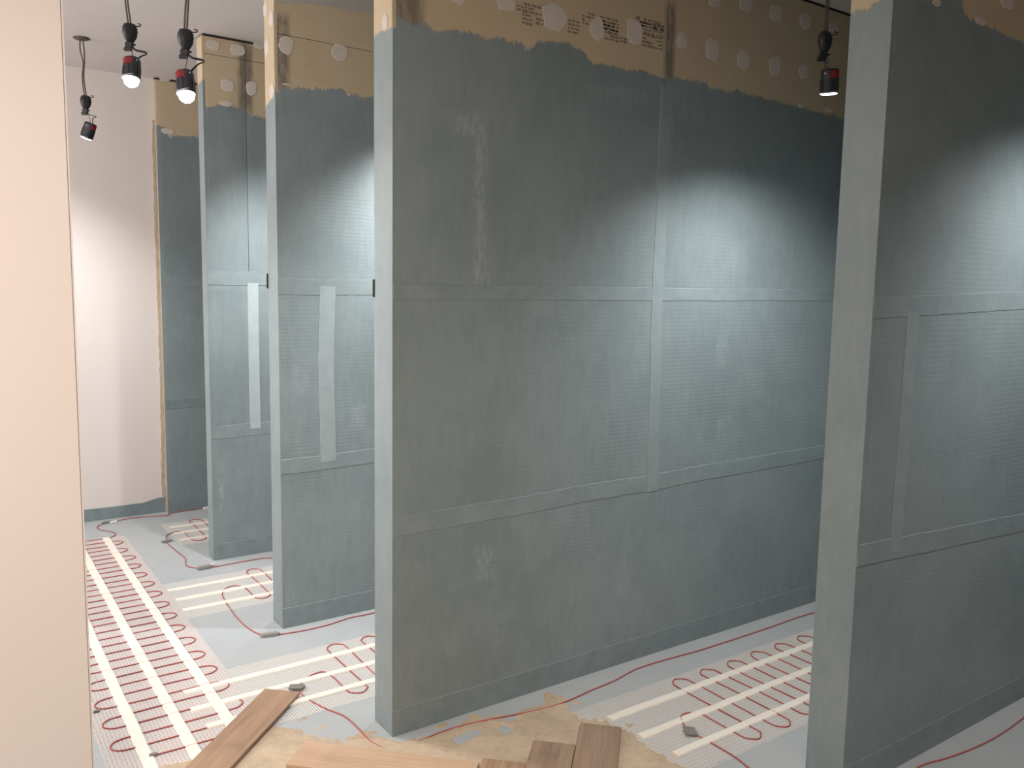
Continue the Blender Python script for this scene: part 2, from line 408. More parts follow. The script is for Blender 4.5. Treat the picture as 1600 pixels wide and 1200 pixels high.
def partition(label, x0, yf, yb, rows, cols, fpaint, fend, fpale=None, fstain=None, x1=XB):
    core = obj('wall_partition', B(x0 + 0.0135, x1, yf + 0.0135, yb, 0, TOP), M_CORE)
    tag(core, label, 'wall', kind='structure')
    for zr in zip(rows, rows[1:]):
        cc = cols.get(zr[0], [x0, x1]) if isinstance(cols, dict) else cols
        for cr in zip(cc, cc[1:]):
            panel('drywall_board', core, yf, 'x', cr[0] + 0.0012, cr[1] - 0.0012, zr[0] + 0.0012, zr[1] - 0.0012, 0.0135, fpaint, fpale, fstain)
    panel('end_board', core, x0, 'y', yf + 0.0005, yb, 0.001, TOP, 0.0135, fend, fpale=None)
    obj('gap_shade_strip', B(x0 + 0.01, x1, yf + 0.004, yb - 0.004, TOP - 0.001, CEIL - 0.0005), M_DARK, core)  # near-black strip paints the shade in the gap under the ceiling
    return core
def htape(core, yf, x0, x1, z, w_=0.062, m=None, dz=0.0, seed=0):
    ragged_strip('joint_tape', core, yf, 'x', [(x0, z), ((x0 + x1) / 2, z + dz / 2), (x1, z + dz)], w_, m or M_TAPE_SUB, seed=seed)
def base(core, yf, x0, x1, yb=None, seed=0):
    ragged_strip('base_tape', core, yf, 'x', [(x0, 0.047), (x1, 0.047)], 0.092, M_BASE, 0.0012, 0.002, 0.002, seed)
    if yb: ragged_strip('base_tape', core, x0, 'y', [(yf + 0.001, 0.047), (yb - 0.001, 0.047)], 0.092, M_BASE, 0.0012, 0.002, 0.002, seed + 3)

# --- the big middle partition
Y1, Y1B = 2.475, 2.612
tab1 = line_tab(Y1, [(612, 30), (650, 35), (678, 45), (684, 50), (692, 44), (725, 46), (760, 59), (812, 66), (826, 78), (838, 66), (880, 63), (905, 74), (917, 84), (921, 97), (960, 102), (1000, 108), (1030, 118), (1060, 122), (1100, 130), (1112, 138), (1150, 142), (1200, 152), (1240, 165), (1280, 175), (1316, 183)])
pale1 = blobs(Y1, [(748, 330, 16, 230, .75), (735, 195, 34, 28, .8), (755, 430, 20, 40, .5), (700, 190, 24, 26, .25), (758, 880, 26, 46, .5), (845, 482, 26, 22, .35), (975, 890, 16, 70, .35), (1130, 545, 16, 50, .35), (1130, 668, 16, 30, .4), (1150, 400, 30, 40, .2), (990, 150, 40, 30, .25), (775, 1000, 20, 30, .25), (640, 620, 20, 60, .2), (1180, 600, 26, 40, .25), (950, 150, 60, 26, .3)])
st1_ = [(onY(633, 10, Y1), 0.055, 0.12), (onY(1049, 70, Y1), 0.022, 0.14), (onY(616, 0, Y1), 0.02, 0.3)]
stain1 = lambda a, z: max(max(0, min(1, (1.3 - max(abs(a - c[0]) / ra, abs(z - c[1]) / rz)) / 0.4)) for c, ra, rz in st1_)
p1 = partition('big blue grey partition in the middle with bare printed board along its top', XF, Y1, Y1B, [0.001, 0.765, 1.545, TOP], {0.765: [XF, 2.437, XB], 1.545: [XF, 2.437, XB]},
               paint_below(tab1), paint_below([(Y1, onX(600, 50, XF)[1] + 0.0), (Y1 + 0.07, onX(596, 48, XF)[1]), (Y1B, onX(585, 55, XF)[1])]), pale1, stain1)
htape(p1, Y1, XF + 0.004, XB, 1.535, 0.050, dz=0.01, seed=1); htape(p1, Y1, XF + 0.004, XB, 0.745, 0.066, dz=0.03, seed=2)
ragged_strip('joint_tape', p1, Y1, 'x', [(2.442, 0.72), (2.43, 1.4), (2.442, 2.36)], 0.06, M_TAPE, 0.0023, seed=3)
base(p1, Y1, XF + 0.002, XB, Y1B, 4)
px_fill(p1, Y1, [(790, 4, 28, 30), (866, 27, 38, 44), (933, 45, 22, 38), (991, 50, 24, 40), (1116, 0, 18, 22), (1165, 4, 18, 26), (1213, 20, 19, 27), (1258, 33, 17, 25), (1302, 46, 15, 22), (1065, 64, 16, 27), (1113, 77, 21, 33), (1161, 94, 19, 29), (1210, 103, 17, 30), (1256, 112, 15, 24), (716, -4, 22, 22), (1250, 165, 8, 6), (1295, 172, 12, 6)], 100)
px_fill_end(p1, XF, [(602, 35, 9, 26), (590, -30, 7, 30)], 140)
# rows of small print stamped on the bare board (too small to read in the photograph)
bm = bmesh.new(); R = random.Random(5)
for (ax0, ay0, ax1, ay1) in [(808, 0, 862, 17), (816, 19, 832, 38), (837, 26, 850, 39), (888, 28, 906, 52), (910, 16, 968, 38), (945, 42, 968, 62), (994, 24, 1038, 40), (1001, 32, 1018, 52), (1020, 34, 1038, 56), (1004, 50, 1036, 73), (968, 56, 984, 66), (640 + 300, 30, 960, 40)]:
    xa, zt = onY(ax0, ay0, Y1); xb, _ = onY(ax1, ay0, Y1); _, zb = onY(ax0, ay1, Y1)
    rows = max(2, int(abs(zt - zb) / 0.011))
    for r_ in range(rows):
        z = zb + (zt - zb) * (r_ + 0.5) / rows; x = xa; drop = -0.0
        while x < xb - 0.004:
            l_ = R.uniform(0.006, 0.026); x2 = min(x + l_, xb)
            if R.random() > 0.12:
                hgt = 0.0034 if R.random() > .2 else 0.0048
                box(bm, x, x2, Y1 - 0.0004, Y1 + 0.001, z - hgt, z + hgt)
            x = x2 + R.uniform(0.003, 0.006)
obj('printed_text', bm, M_INK, p1)['kind'] = 'stuff'

# --- second partition, one stall further back
Y2, Y2B = 3.573, 3.70
tab2 = line_tab(Y2, [(430, 140), (436, 136), (500, 136), (538, 138), (545, 147), (583, 152), (640, 160)])
pale2 = blobs(Y2, [(508, 640, 9, 60, .5), (560, 650, 16, 30, .5), (470, 590, 20, 50, .3), (455, 930, 12, 40, .35), (555, 800, 16, 30, .3)])
st2 = [((XF + 0.02, 2.52), 0.035, 0.14), ((1.40, 2.52), 0.01, 0.03)]
stain2 = lambda a, z: max(max(0, min(1, (1.3 - max(abs(a - c[0]) / ra, abs(z - c[1]) / rz)) / 0.4)) for c, ra, rz in st2)
p2 = partition('second partition along the aisle with two white filler spots on its bare top', XF, Y2, Y2B, [0.001, 0.765, 1.545, 2.60, TOP], {0.765: [XF, 1.460, XB]},
               paint_below(tab2), paint_below([(Y2, onX(429, 140, XF)[1]), (Y2 + .06, onX(424, 155, XF)[1]), (Y2B, onX(416, 165, XF)[1])]), pale2, stain2)
htape(p2, Y2, XF + 0.004, XB, 1.545, 0.066, seed=11); htape(p2, Y2, XF + 0.004, XB, 0.747, 0.066, dz=0.04, seed=12)
ragged_strip('joint_tape', p2, Y2, 'x', [(1.462, 0.75), (1.455, 1.2), (1.465, 1.55)], 0.072, M_TAPE_MID, 0.0028, seed=13)
base(p2, Y2, XF + 0.002, XB, Y2B, 14)
px_fill(p2, Y2, [(447, 70, 22, 30), (531, 82, 25, 27), (545, 148, 5, 3), (447, 132, 14, 3)], 200)
px_fill_end(p2, XF, [(415, 15, 6, 24), (424, 29, 7, 24), (417, 74, 7, 26), (425, 143, 7, 22)], 220)

bm = bmesh.new(); lo, hi, bk = [], [], []
for i in range(45):
    x = 1.239 + i * 0.02; z = interp([(1.24, 2.725), (1.40, 2.750), (1.5, 2.757), (1.6, 2.756), (1.69, 2.767), (2.2, 2.78)], x) + 0.004 * mnoise.noise(Vector((x * 23, 0, 2)))
    lo.append(bm.verts.new((x, Y2 - 0.003, z))); hi.append(bm.verts.new((x, Y2 - 0.003, TOP))); bk.append(bm.verts.new((x, Y2 + 0.001, z - 0.003)))
for i in range(44):
    bm.faces.new((lo[i], lo[i + 1], hi[i + 1], hi[i])); bm.faces.new((bk[i], bk[i + 1], lo[i + 1], lo[i]))
obj('plaster_band', bm, simple('grey_plaster', (0.44, 0.42, 0.38), 0.85, 0.08, 12), p2)
obj('tape_tab', B(XF - 0.004, XF + 0.004, Y2B - 0.002, Y2B + 0.006, 1.535, 1.600), M_DARK, p2)
obj('tape_tab', B(XF - 0.003, XF + 0.004, Y1B - 0.002, Y1B + 0.004, 1.515, 1.575), M_DARK, p1)
# --- third partition
Y3, Y3B = 4.700, 4.80
tab3 = line_tab(Y3, [(323, 165), (350, 164), (372, 167), (386, 176), (416, 184), (470, 190)])
pale3 = blobs(Y3, [(345, 770, 6, 40, .8), (348, 735, 8, 30, .4), (402, 770, 10, 20, .3), (395, 835, 12, 20, .25), (335, 500, 8, 60, .3)])
st3 = [((1.47, 2.66), 0.035, 0.17)]
stain3 = lambda a, z: max(max(0, min(1, (1.3 - max(abs(a - c[0]) / ra, abs(z - c[1]) / rz)) / 0.4)) for c, ra, rz in st3)
p3 = partition('third partition along the aisle with a pale upright tape strip on it', XF, Y3, Y3B, [0.001, 0.765, 1.545, 2.76, TOP], {0.765: [XF, 1.487, XB], 1.545: [XF, 1.466, XB], 2.76: [XF, 1.466, XB]},
               paint_below(tab3), paint_below([(Y3, onX(323, 150, XF)[1] + 0.1), (Y3B, onX(316, 160, XF)[1] + 0.1)]), pale3, stain3)
htape(p3, Y3, XF + 0.004, XB, 1.585, 0.075, seed=21); htape(p3, Y3, XF + 0.004, XB, 0.728, 0.07, dz=0.05, seed=22)
ragged_strip('joint_tape', p3, Y3, 'x', [(1.487, 0.735), (1.485, 1.2), (1.487, 1.56)], 0.058, M_TAPE_PALE, 0.003, 0.001, 0.001, 23)['label'] = 'pale upright strip of joint tape'
base(p3, Y3, XF + 0.002, XB, Y3B, 24)
px_fill(p3, Y3, [(333, 70, 20, 15), (371, 78, 22, 19), (355, 133, 20, 19), (393, 138, 16, 22), (353, 162, 22, 9), (405, 70, 18, 14)], 300)

# --- front partition on the right
Y0, Y0B, X0 = 1.403, 1.535, 2.242
tab0 = line_tab(Y0, [(1390, -60), (1490, -30), (1505, 0), (1506, 20), (1512, 26), (1530, 33), (1560, 48), (1600, 66), (1700, 110)])
pale0 = blobs(Y0, [(1500, 300, 60, 60, .15), (1570, 460, 30, 30, .2), (1350, 1010, 30, 90, .15)])
p0 = partition('partition nearest the viewer cut off by the right edge of the view', X0, Y0, Y0B, [0.001, 0.742, 1.53, TOP], {0.742: [X0, 2.45, XB]},
               paint_below(tab0), paint_below([(Y0, onX(1393, 0, X0)[1] + 0.02), (Y0 + .06, onX(1365, 8, X0)[1]), (Y0B, onX(1330, 22, X0)[1])]), pale0)
htape(p0, Y0, X0 + 0.004, XB, 1.512, 0.06, dz=0.05, seed=31); htape(p0, Y0, X0 + 0.004, XB, 0.772, 0.066, dz=-0.075, seed=32)
ragged_strip('joint_tape', p0, Y0, 'x', [(2.452, 0.75), (2.455, 1.5)], 0.058, M_TAPE, 0.0028, seed=33)
base(p0, Y0, X0 + 0.002, XB, Y0B, 34)
px_fill(p0, Y0, [(1574, 4, 20, 22), (1531, 33, 15, 12), (1463, 4, 12, 12)], 400)

# --- the lining board on the far wall
YL = 5.872; XL = 1.252
tabl = line_tab(YL, [(247, 196), (258, 200), (262, 212), (316, 214), (330, 215)])
core = obj('wall_lining', B(XL, XB, YL + 0.0135, 5.919, 0, TOP), M_RAW)
tag(core, 'dark blue lining board on the far wall beside the white wall', 'wall', kind='structure')
for z0, z1 in ((0.001, 0.745), (0.745, 1.545), (1.545, TOP)):
    panel('drywall_board', core, YL, 'x', XL, 2.45, z0 + 0.0012, z1 - 0.0012, 0.0135, paint_below(tabl))
htape(core, YL, XL + 0.004, 2.6, 1.56, 0.07, seed=41); htape(core, YL, XL + 0.004, 2.6, 0.74, 0.06, M_BASE, dz=0.03, seed=42)
base(core, YL, XL + 0.002, 2.6, None, 43)
px_fill(core, YL, [(257, 121, 18, 14), (262, 205, 20, 9)], 420)
obj('gap_shade_strip', B(XL, XB, YL + 0.004, 5.915, TOP - 0.001, CEIL - 0.0005), M_DARK, core)  # painted shade again, a dark strip filling the gap above the lining
# torn paper edge running up beside the lining
ragged_strip('paper_edge', core, 5.9185, 'x', [(XL - 0.014, 0.09), (XL - 0.008, 1.0), (XL - 0.010, 2.6)], 0.018, M_RAW, 0.001, 0.006, 0.006, 44)

# ------------------------------------------------------------------ heating mats
CR = 0.0025                                                # cable radius
def net(parent, x0, x1, y0, y1, sx, sy, along):
    """glass fibre net: real strands, joined; one set across the tapes, one along them"""
    bm = bmesh.new(); R = random.Random(int(x0 * 100 + y0 * 10))
    def strand_x(y, w_, z):                                # runs along x
        v = [bm.verts.new(c) for c in ((x0 + R.uniform(-.004, .004), y - w_, z), (x1 + R.uniform(-.004, .004), y - w_, z), (x1, y + w_, z), (x0, y + w_, z))]; bm.faces.new(v)
        e = [bm.verts.new(c) for c in ((x0, y - w_, z - 0.0006), (x1, y - w_, z - 0.0006))]; bm.faces.new((e[0], e[1], v[1], v[0]))
    def strand_y(x, w_, z):
        v = [bm.verts.new(c) for c in ((x - w_, y0 + R.uniform(-.006, .006), z), (x + w_, y0, z), (x + w_, y1 + R.uniform(-.006, .006), z), (x - w_, y1, z))]; bm.faces.new(v)
        e = [bm.verts.new(c) for c in ((x - w_, y0, z - 0.0006), (x - w_, y1, z - 0.0006))]; bm.faces.new((v[0], v[3], e[1], e[0]))
    ny = int((y1 - y0) / sy); nx = int((x1 - x0) / sx)
    wx, wy = (0.0016, 0.0010) if along == 'y' else (0.0007, 0.0015)
    for i in range(ny + 1): strand_x(y0 + (y1 - y0) * i / ny, wx, 0.0010)
    for i in range(nx + 1): strand_y(x0 + (x1 - x0) * i / nx, wy, 0.0016)
    o = obj('glass_fibre_net', bm, M_NETP if along == 'y' else M_NET, parent); o['kind'] = 'stuff'; return o
def mat_tape(parent, pts, wdt, z=0.0058, seed=0, rag=0.0012):
    bm = bmesh.new(); P = [Vector((p[0], p[1], 0)) for p in pts]; q = []
    for a, b in zip(P, P[1:]):
        n = max(1, int((b - a).length / 0.03)); q += [a.lerp(b, i / n) for i in range(n)]
    q.append(P[-1]); rows = []
    for i, p in enumerate(q):
        t = (q[min(i + 1, len(q) - 1)] - q[max(0, i - 1)]).normalized(); s = Vector((-t.y, t.x, 0))
        c = p + s * 0.003 * mnoise.noise(Vector((i * 0.12, seed, 3)))
        w1 = wdt / 2 + rag * mnoise.noise(Vector((i * .5, seed, 1))); w2 = wdt / 2 + rag * mnoise.noise(Vector((i * .5, seed, 7)))
        zz = z + 0.0005 * mnoise.noise(Vector((i * .8, seed, 2)))
        rows.append([bm.verts.new((c.x + s.x * o_, c.y + s.y * o_, h_)) for o_, h_ in ((w1 + .003, 0.0012), (w1, zz), (-w2, zz), (-w2 - .003, 0.0012))])
    for a, b in zip(rows, rows[1:]):
        for k in range(3): bm.faces.new((a[k], b[k], b[k + 1], a[k + 1]))
    bm.faces.new(rows[0]); bm.faces.new(rows[-1][::-1])
    bmesh.ops.recalc_face_normals(bm, faces=bm.faces)
    return obj('adhesive_tape', bm, M_MTAPE, parent)
def sleeve(parent, c, direction, L_, w_, h_, m, name='joint_sleeve', tilt=0.0):
    bm = bevel(B(-L_ / 2, L_ / 2, -w_ / 2, w_ / 2, 0, h_), min(w_, h_) * 0.16, 2)
    for x in (-L_ / 2, L_ / 2) if name == 'joint_sleeve' else ():   # cable glands at both ends
        lathe(bm, [(h_ * 0.33, 0), (h_ * 0.33, 0.006), (h_ * 0.2, 0.010)], 8, Matrix.Translation((x, 0, h_ / 2)) @ Matrix.Rotation(PI / 2 if x > 0 else -PI / 2, 4, 'Y'))
    bmesh.ops.transform(bm, matrix=Matrix.Rotation(tilt, 4, 'X'), verts=bm.verts)
    o = obj(name, bm, m, parent); o.location = c; o.rotation_euler = (0, 0, math.atan2(direction[1], direction[0])); return o
def zpts(l, z=CR + 0.0011): return [(p[0], p[1], p[2] if len(p) > 2 else z) for p in l]

# aisle mat: runs across the aisle, tapes along it
a = empty('heating_mat', (0, 0, 0))
tag(a, 'long heating mat down the aisle with three white tapes and many cable loops', 'heating mat')
AX0, AX1, AY0, AY1 = 0.390, 0.905, 2.70, 5.465
net(a, AX0, AX1, AY0, AY1, 0.0125, 0.0095, 'y')
for i, x in enumerate((0.507, 0.646, 0.800)): mat_tape(a, [(x, AY0 - 0.01), (x - .003, 3.9), (x + .002, AY1)], 0.036, seed=50 + i)
runs = 33; step = 0.083; y = 5.45; pts = [(0.80, 5.45)]
R = random.Random(3)
for k in range(runs):
    left = k % 2 == 0
    last = k == runs - 1
    xe = (0.43 if left else 0.86) + R.uniform(-.006, .006); j = R.uniform(-.004, .004)
    if last: pts += [(0.70, y + j), (0.535, y)]; break
    pts += [(0.72 if left else 0.58, y + j), (0.56 if left else 0.74, y + j * .3)]
    tip = xe + (-0.016 if left else 0.016); pts += [(xe + (0.035 if left else -0.035), y - 0.001), (xe, y - 0.012), (tip, y - step / 2), (xe, y - step + 0.012), (xe + (0.035 if left else -0.035), y - step + 0.001)]
    y -= step
obj('heating_cable', T(zpts(pts), CR, 6, 4), M_CABLE, a, True)
sleeve(a, (0.527, y, 0.002), (1, -0.1), 0.026, 0.012, 0.009, M_TAG, 'cable_end_cap')
obj('lead_cable', T(zpts([(0.80, 5.45), (0.85, 5.48), (0.865, 5.56), (0.80, 5.67), (0.80, 5.76), (0.84, 5.80)]), CR, 6), M_CABLE, a, True)
sleeve(a, (0.868, 5.812, 0.001), (1, .08), 0.055, 0.02, 0.014, M_TAG)
sleeve(a, (0.900, 5.80, 0.001), (1, .2), 0.04, 0.014, 0.012, M_CLIP, 'white_label')
obj('lead_cable', T(zpts([(0.895, 5.815), (1.0, 5.85), (1.13, 5.83), (1.235, 5.80), (1.27, 5.845), (1.5, 5.852), (2.0, 5.85)]), CR, 6), M_CABLE, a, True)
# second cable end coming back from under the wall end
sleeve(a, (0.418, 3.206, 0.002), (1, 0), 0.02, 0.011, 0.008, M_TAG, 'cable_end_cap')

def stall_mat(label, x_start, x_net, x_end, ymid, ynear, yfar, first, start, lead, tapes, sleeves, nruns, lseed):
    m = empty('heating_mat', (0, 0, 0)); tag(m, label, 'heating mat')
    net(m, x_net, x_end, ymid - 0.265, ymid + 0.262, 0.0095, 0.017, 'x')
    for i, (x0, dy) in enumerate(tapes): mat_tape(m, [(x0, ymid + dy), ((x0 + x_end) / 2, ymid + dy + 0.003), (x_end, ymid + dy)], 0.030, 0.0058 + (0.0008 if x0 < 0.9 else 0), seed=lseed + i, rag=0.003)
    pts = list(start); x = first; R = random.Random(lseed); s = 0.0785; near = True
    for k in range(nruns):
        yt = ynear if near else yfar; sg = -1 if near else 1; j = R.uniform(-.008, .008); ex = R.uniform(-.008, .008)
        c = ymid + sg * 0.06
        pts += [(x + j, c), (x + j * .4 - 0.001, yt - sg * 0.055), (x + 0.006, yt - sg * 0.022 + ex), (x + s / 2, yt + ex), (x + s - 0.006, yt - sg * 0.022 + ex), (x + s + 0.001, yt - sg * 0.055)]
        x += s; near = not near
        if x > x_end - 0.12: break
    pts += [(x, ymid)]
    obj('heating_cable', T(zpts(pts), CR, 6, 5), M_CABLE, m, True)
    obj('lead_cable', T(zpts(lead), CR, 6, 6), M_CABLE, m, True)
    for s_ in sleeves: sleeve(m, *s_)
    return m
# stall between the big partition and the one nearest the viewer
stall_mat('heating mat with crowded red loops in the stall before the big middle partition', 1.96, 1.80, 3.5, 2.005, 1.765, 2.242, 2.265,
          [(2.125, 1.93), (2.165, 2.0), (2.195, 2.03), (2.24, 2.022), (2.262, 1.985)],
          [(2.135, 1.915), (2.14, 1.82), (2.14, 1.73), (2.125, 1.64), (2.12, 1.50), (2.20, 1.37), (2.45, 1.355), (2.62, 1.36), (2.75, 1.335), (2.89, 1.318), (3.04, 1.312), (3.24, 1.322), (3.7, 1.36)],
          [(1.955, 0.150), (1.965, -0.002), (1.985, -0.148)], [((2.128, 1.925, 0.0075), (0.6, 1), 0.052, 0.042, 0.006, M_TAG, 'grey_tag', 0.10)], 40, 60)
# stall between the big partition and the second one; its lead goes round the big partition's corner
stall_mat('heating mat half hidden behind the end of the big middle partition with grey tag', 0.80, 0.912, 3.5, 3.037, 2.82, 3.285, 1.242,
          [(1.095, 2.995), (1.15, 3.05), (1.20, 3.07), (1.23, 3.06), (1.24, 3.0)],
          [(1.085, 2.98), (1.09, 2.89), (1.12, 2.78), (1.155, 2.69), (1.162, 2.58), (1.16, 2.53), (1.165, 2.47), (1.195, 2.412, 0.001), (1.29, 2.400, 0.0012), (1.42, 2.41, 0.0025), (1.57, 2.39), (1.83, 2.34), (2.06, 2.36), (2.17, 2.37), (2.33, 2.40), (2.55, 2.392), (2.70, 2.382), (3.13, 2.38), (3.37, 2.385), (3.7, 2.37)],
          [(0.715, 0.147), (0.705, -0.004), (0.72, -0.150)], [((1.083, 2.985, 0.0085), (1, -.55), 0.052, 0.042, 0.007, M_TAG, 'grey_tag', -0.1), ((1.10, 2.975, 0.004), (1, .8), 0.03, 0.018, 0.008, M_SLEEVE)], 40, 64)
stall_mat('heating mat in front of the third partition with lead and grey joint box', 0.912, 0.912, 3.5, 4.185, 3.975, 4.435, 1.25,
          [(1.125, 4.14), (1.16, 4.21), (1.21, 4.235), (1.245, 4.19)],
          [(1.125, 4.14), (1.11, 4.0), (1.10, 3.79), (1.11, 3.64), (1.14, 3.545), (1.19, 3.52), (1.30, 3.50), (1.42, 3.50), (1.55, 3.525), (1.66, 3.52), (2.2, 3.535), (3.5, 3.54)],
          [(0.912, 0.152), (0.915, 0.0), (0.912, -0.155)], [((1.163, 3.526, 0.001), (1, -.18), 0.066, 0.022, 0.016, M_SLEEVE)], 40, 68)
stall_mat('farthest heating mat, before the lining board on the far wall', 1.17, 1.15, 3.5, 5.345, 5.115, 5.61, 1.235,
          [(1.10, 5.22), (1.12, 5.32), (1.17, 5.375), (1.215, 5.37), (1.232, 5.32)],
          [(1.10, 5.22), (1.09, 5.16), (1.10, 4.97), (1.11, 4.82), (1.085, 4.68), (1.14, 4.60), (1.19, 4.585), (1.33, 4.59), (1.48, 4.592), (1.53, 4.575), (1.8, 4.60), (3.4, 4.66)],
          [(1.18, 0.151), (1.168, 0.0), (1.164, -0.155)], [((1.096, 5.20, 0.004), (1, .3), 0.06, 0.03, 0.006, M_TAG, 'grey_tag', 0.05), ((1.158, 4.588, 0.001), (1, .1), 0.066, 0.03, 0.018, M_SLEEVE), ((1.20, 4.60, 0.001), (1, .3), 0.04, 0.012, 0.016, M_CLIP, 'white_label')], 40, 72)
sl = sleeve(None, (1.50, 5.835, 0.001), (1, 0.1), 0.05, 0.02, 0.016, M_CLIP, 'cable_clip'); tag(sl, 'small white clip on the floor under the far lining board', 'clip')

# ------------------------------------------------------------------ adhesive bed and wooden planks
poly_px = [(470, 1142), (500, 1151), (515, 1158), (540, 1160), (560, 1149), (600, 1153), (625, 1160), (655, 1152), (700, 1143), (725, 1128), (775, 1121), (800, 1128), (815, 1112), (850, 1100), (860, 1092), (868, 1085), (880, 1090), (885, 1105), (905, 1113), (912, 1123), (950, 1126), (965, 1136), (1000, 1152), (1020, 1171), (1060, 1194), (1075, 1199)]
poly = [gp(*p)[:2] for p in poly_px] + [(2.0, 1.55), (2.05, 1.2), (1.0, 1.1), (0.42, 1.6), (0.40, 2.66), (0.53, 2.715), (0.655, 2.728), (0.73, 2.75), (0.84, 2.79), (0.93, 2.76)]
poly = [tuple(p) for p in poly]
def sdf(px, py):
    d = 1e9; inside = False; n = len(poly)
    for i in range(n):
        (x1, y1), (x2, y2) = poly[i], poly[(i + 1) % n]
        ex, ey = x2 - x1, y2 - y1; t = max(0, min(1, ((px - x1) * ex + (py - y1) * ey) / (ex * ex + ey * ey + 1e-12)))
        d = min(d, (px - x1 - ex * t) ** 2 + (py - y1 - ey * t) ** 2)
        if (y1 > py) != (y2 > py) and px < ex * (py - y1) / (ey + 1e-15) + x1: inside = not inside
    d = math.sqrt(d); return d if inside else -d
bare = [tuple(gp(*p)[:2]) for p in [(735, 1148), (720, 1155), (790, 1140), (905, 1096), (640, 1150)]]
smears = [(*gp(px, py)[:2], r_) for px, py, r_ in [(470, 1125, .012), (500, 1138, .022), (520, 1128, .006), (575, 1146, .03), (860, 1088, .03), (905, 1100, .015), (985, 1132, .02), (1015, 1150, .02), (1055, 1180, .025), (690, 1135, .02), (740, 1122, .02), (970, 1120, .008), (450, 1150, .02)]]
bm = bmesh.new(); G = 0.0065; gx0, gx1, gy0, gy1 = 0.38, 2.10, 1.45, 2.83
nx, ny = int((gx1 - gx0) / G), int((gy1 - gy0) / G); gv = {}
def adh_h(x, y):
    s = sdf(x, y)
    if s < -0.16: return -1
    p = Vector((x, y, 0))
    n = 0.55 * mnoise.noise(p * 13) + 0.3 * mnoise.noise(p * 34) + 0.22 * mnoise.noise(p * 85)
    for bx, by in bare:
        d = math.hypot(x - bx, (y - by) * 1.5); s = min(s, (d - 0.035) * 0.8)
    for bx, by, br in smears: s = max(s, br - math.hypot(x - bx, (y - by) * 1.3))
    n += 0.35 * mnoise.noise(Vector((x * 60, y * 22, 3)))
    m = s + n * 0.040
    h = max(-0.001, min(0.0034, m * 0.14)) + 0.0006 * mnoise.noise(p * 40)
    return h
hh = {}
for i in range(nx + 1):
    for j in range(ny + 1): hh[i, j] = adh_h(gx0 + i * G, gy0 + j * G)
def gvert(i, j):
    if (i, j) not in gv: gv[i, j] = bm.verts.new((gx0 + i * G, gy0 + j * G, hh[i, j] + 0.0004))
    return gv[i, j]
for i in range(nx):
    for j in range(ny):
        c = [(i, j), (i + 1, j), (i + 1, j + 1), (i, j + 1)]
        if max(hh[k] for k in c) > -0.0004 and min(hh[k] for k in c) > -0.5: bm.faces.new([gvert(*k) for k in c])
adh = obj('tile_adhesive', bm, M_ADH, None, True)
tag(adh, 'dried beige tile adhesive smeared on the floor around the wooden planks', 'adhesive', kind='stuff')

E1 = Vector((0.709, 0.705, 0)).normalized(); E2 = Vector((-E1.y, E1.x, 0))   # along and across the planks that point away
PW, PL, PT = 0.144, 0.66, 0.012
def plank(corner, d, length, width, m, z, parent=None, name='plank', rx=0.0, cut=0.0, side=1):
    """corner = end corner at the left when looking along -d; the plank runs from it along d, its width across to the right"""
    d = Vector(d).normalized(); s = Vector((-d.y, d.x, 0)) * side
    bm = bmesh.new(); seg = 8
    box(bm, 0, length, 0, width, 0, PT); bevel(bm, 0.0012, 1)
    o = obj(name, bm, m, parent)
    o.matrix_world = Matrix(((d.x, s.x, 0, corner[0]), (d.y, s.y, 0, corner[1]), (0, 0, 1, z), (0, 0, 0, 1))) if side > 0 else Matrix(((d.x, -s.x, 0, corner[0] + s.x * width), (d.y, -s.y, 0, corner[1] + s.y * width), (0, 0, 1, z), (0, 0, 0, 1)))
    return o
# the loose plank that lies across the end of the aisle mat
lp = plank((0.974, 3.023), -E1, 0.95, 0.142, M_WOOD, 0.0075, None, 'wood_plank')
tag(lp, 'loose brown wooden plank lying diagonally across the end of the aisle mat', 'plank')
pk = tag(plank((1.832, 2.172), -E1, PL, PW, M_WOODD, 0.0050, None, 'wood_plank'), 'brown plank bedded in adhesive, the one standing out farthest toward the stall mat', 'plank', 'herringbone planks')
pk = tag(plank((1.6225, 2.1705), -E1, PL, PW, M_WOODD, 0.0050, None, 'wood_plank'), 'short-looking brown plank end just left of the farthest bedded plank', 'plank', 'herringbone planks')
c0 = Vector((1.6225, 2.1705, 0)) - E1 * PW + E2 * (PW + 0.001)
tag(plank(c0, -E1, PL, PW, M_WOOD, 0.0050, None, 'wood_plank'), 'sliver of bedded plank beside the end of the pale plank at the bottom edge', 'plank', 'herringbone planks')
# the pale plank that runs across the front, its end against the sliver
dR = -E2
tag(plank(Vector((0.967, 2.588, 0)), dR, 0.606, PW, M_WOODP, 0.0050, None, 'wood_plank', side=-1), 'pale pinkish plank laid across the front between the loose plank and the sliver', 'plank', 'herringbone planks')

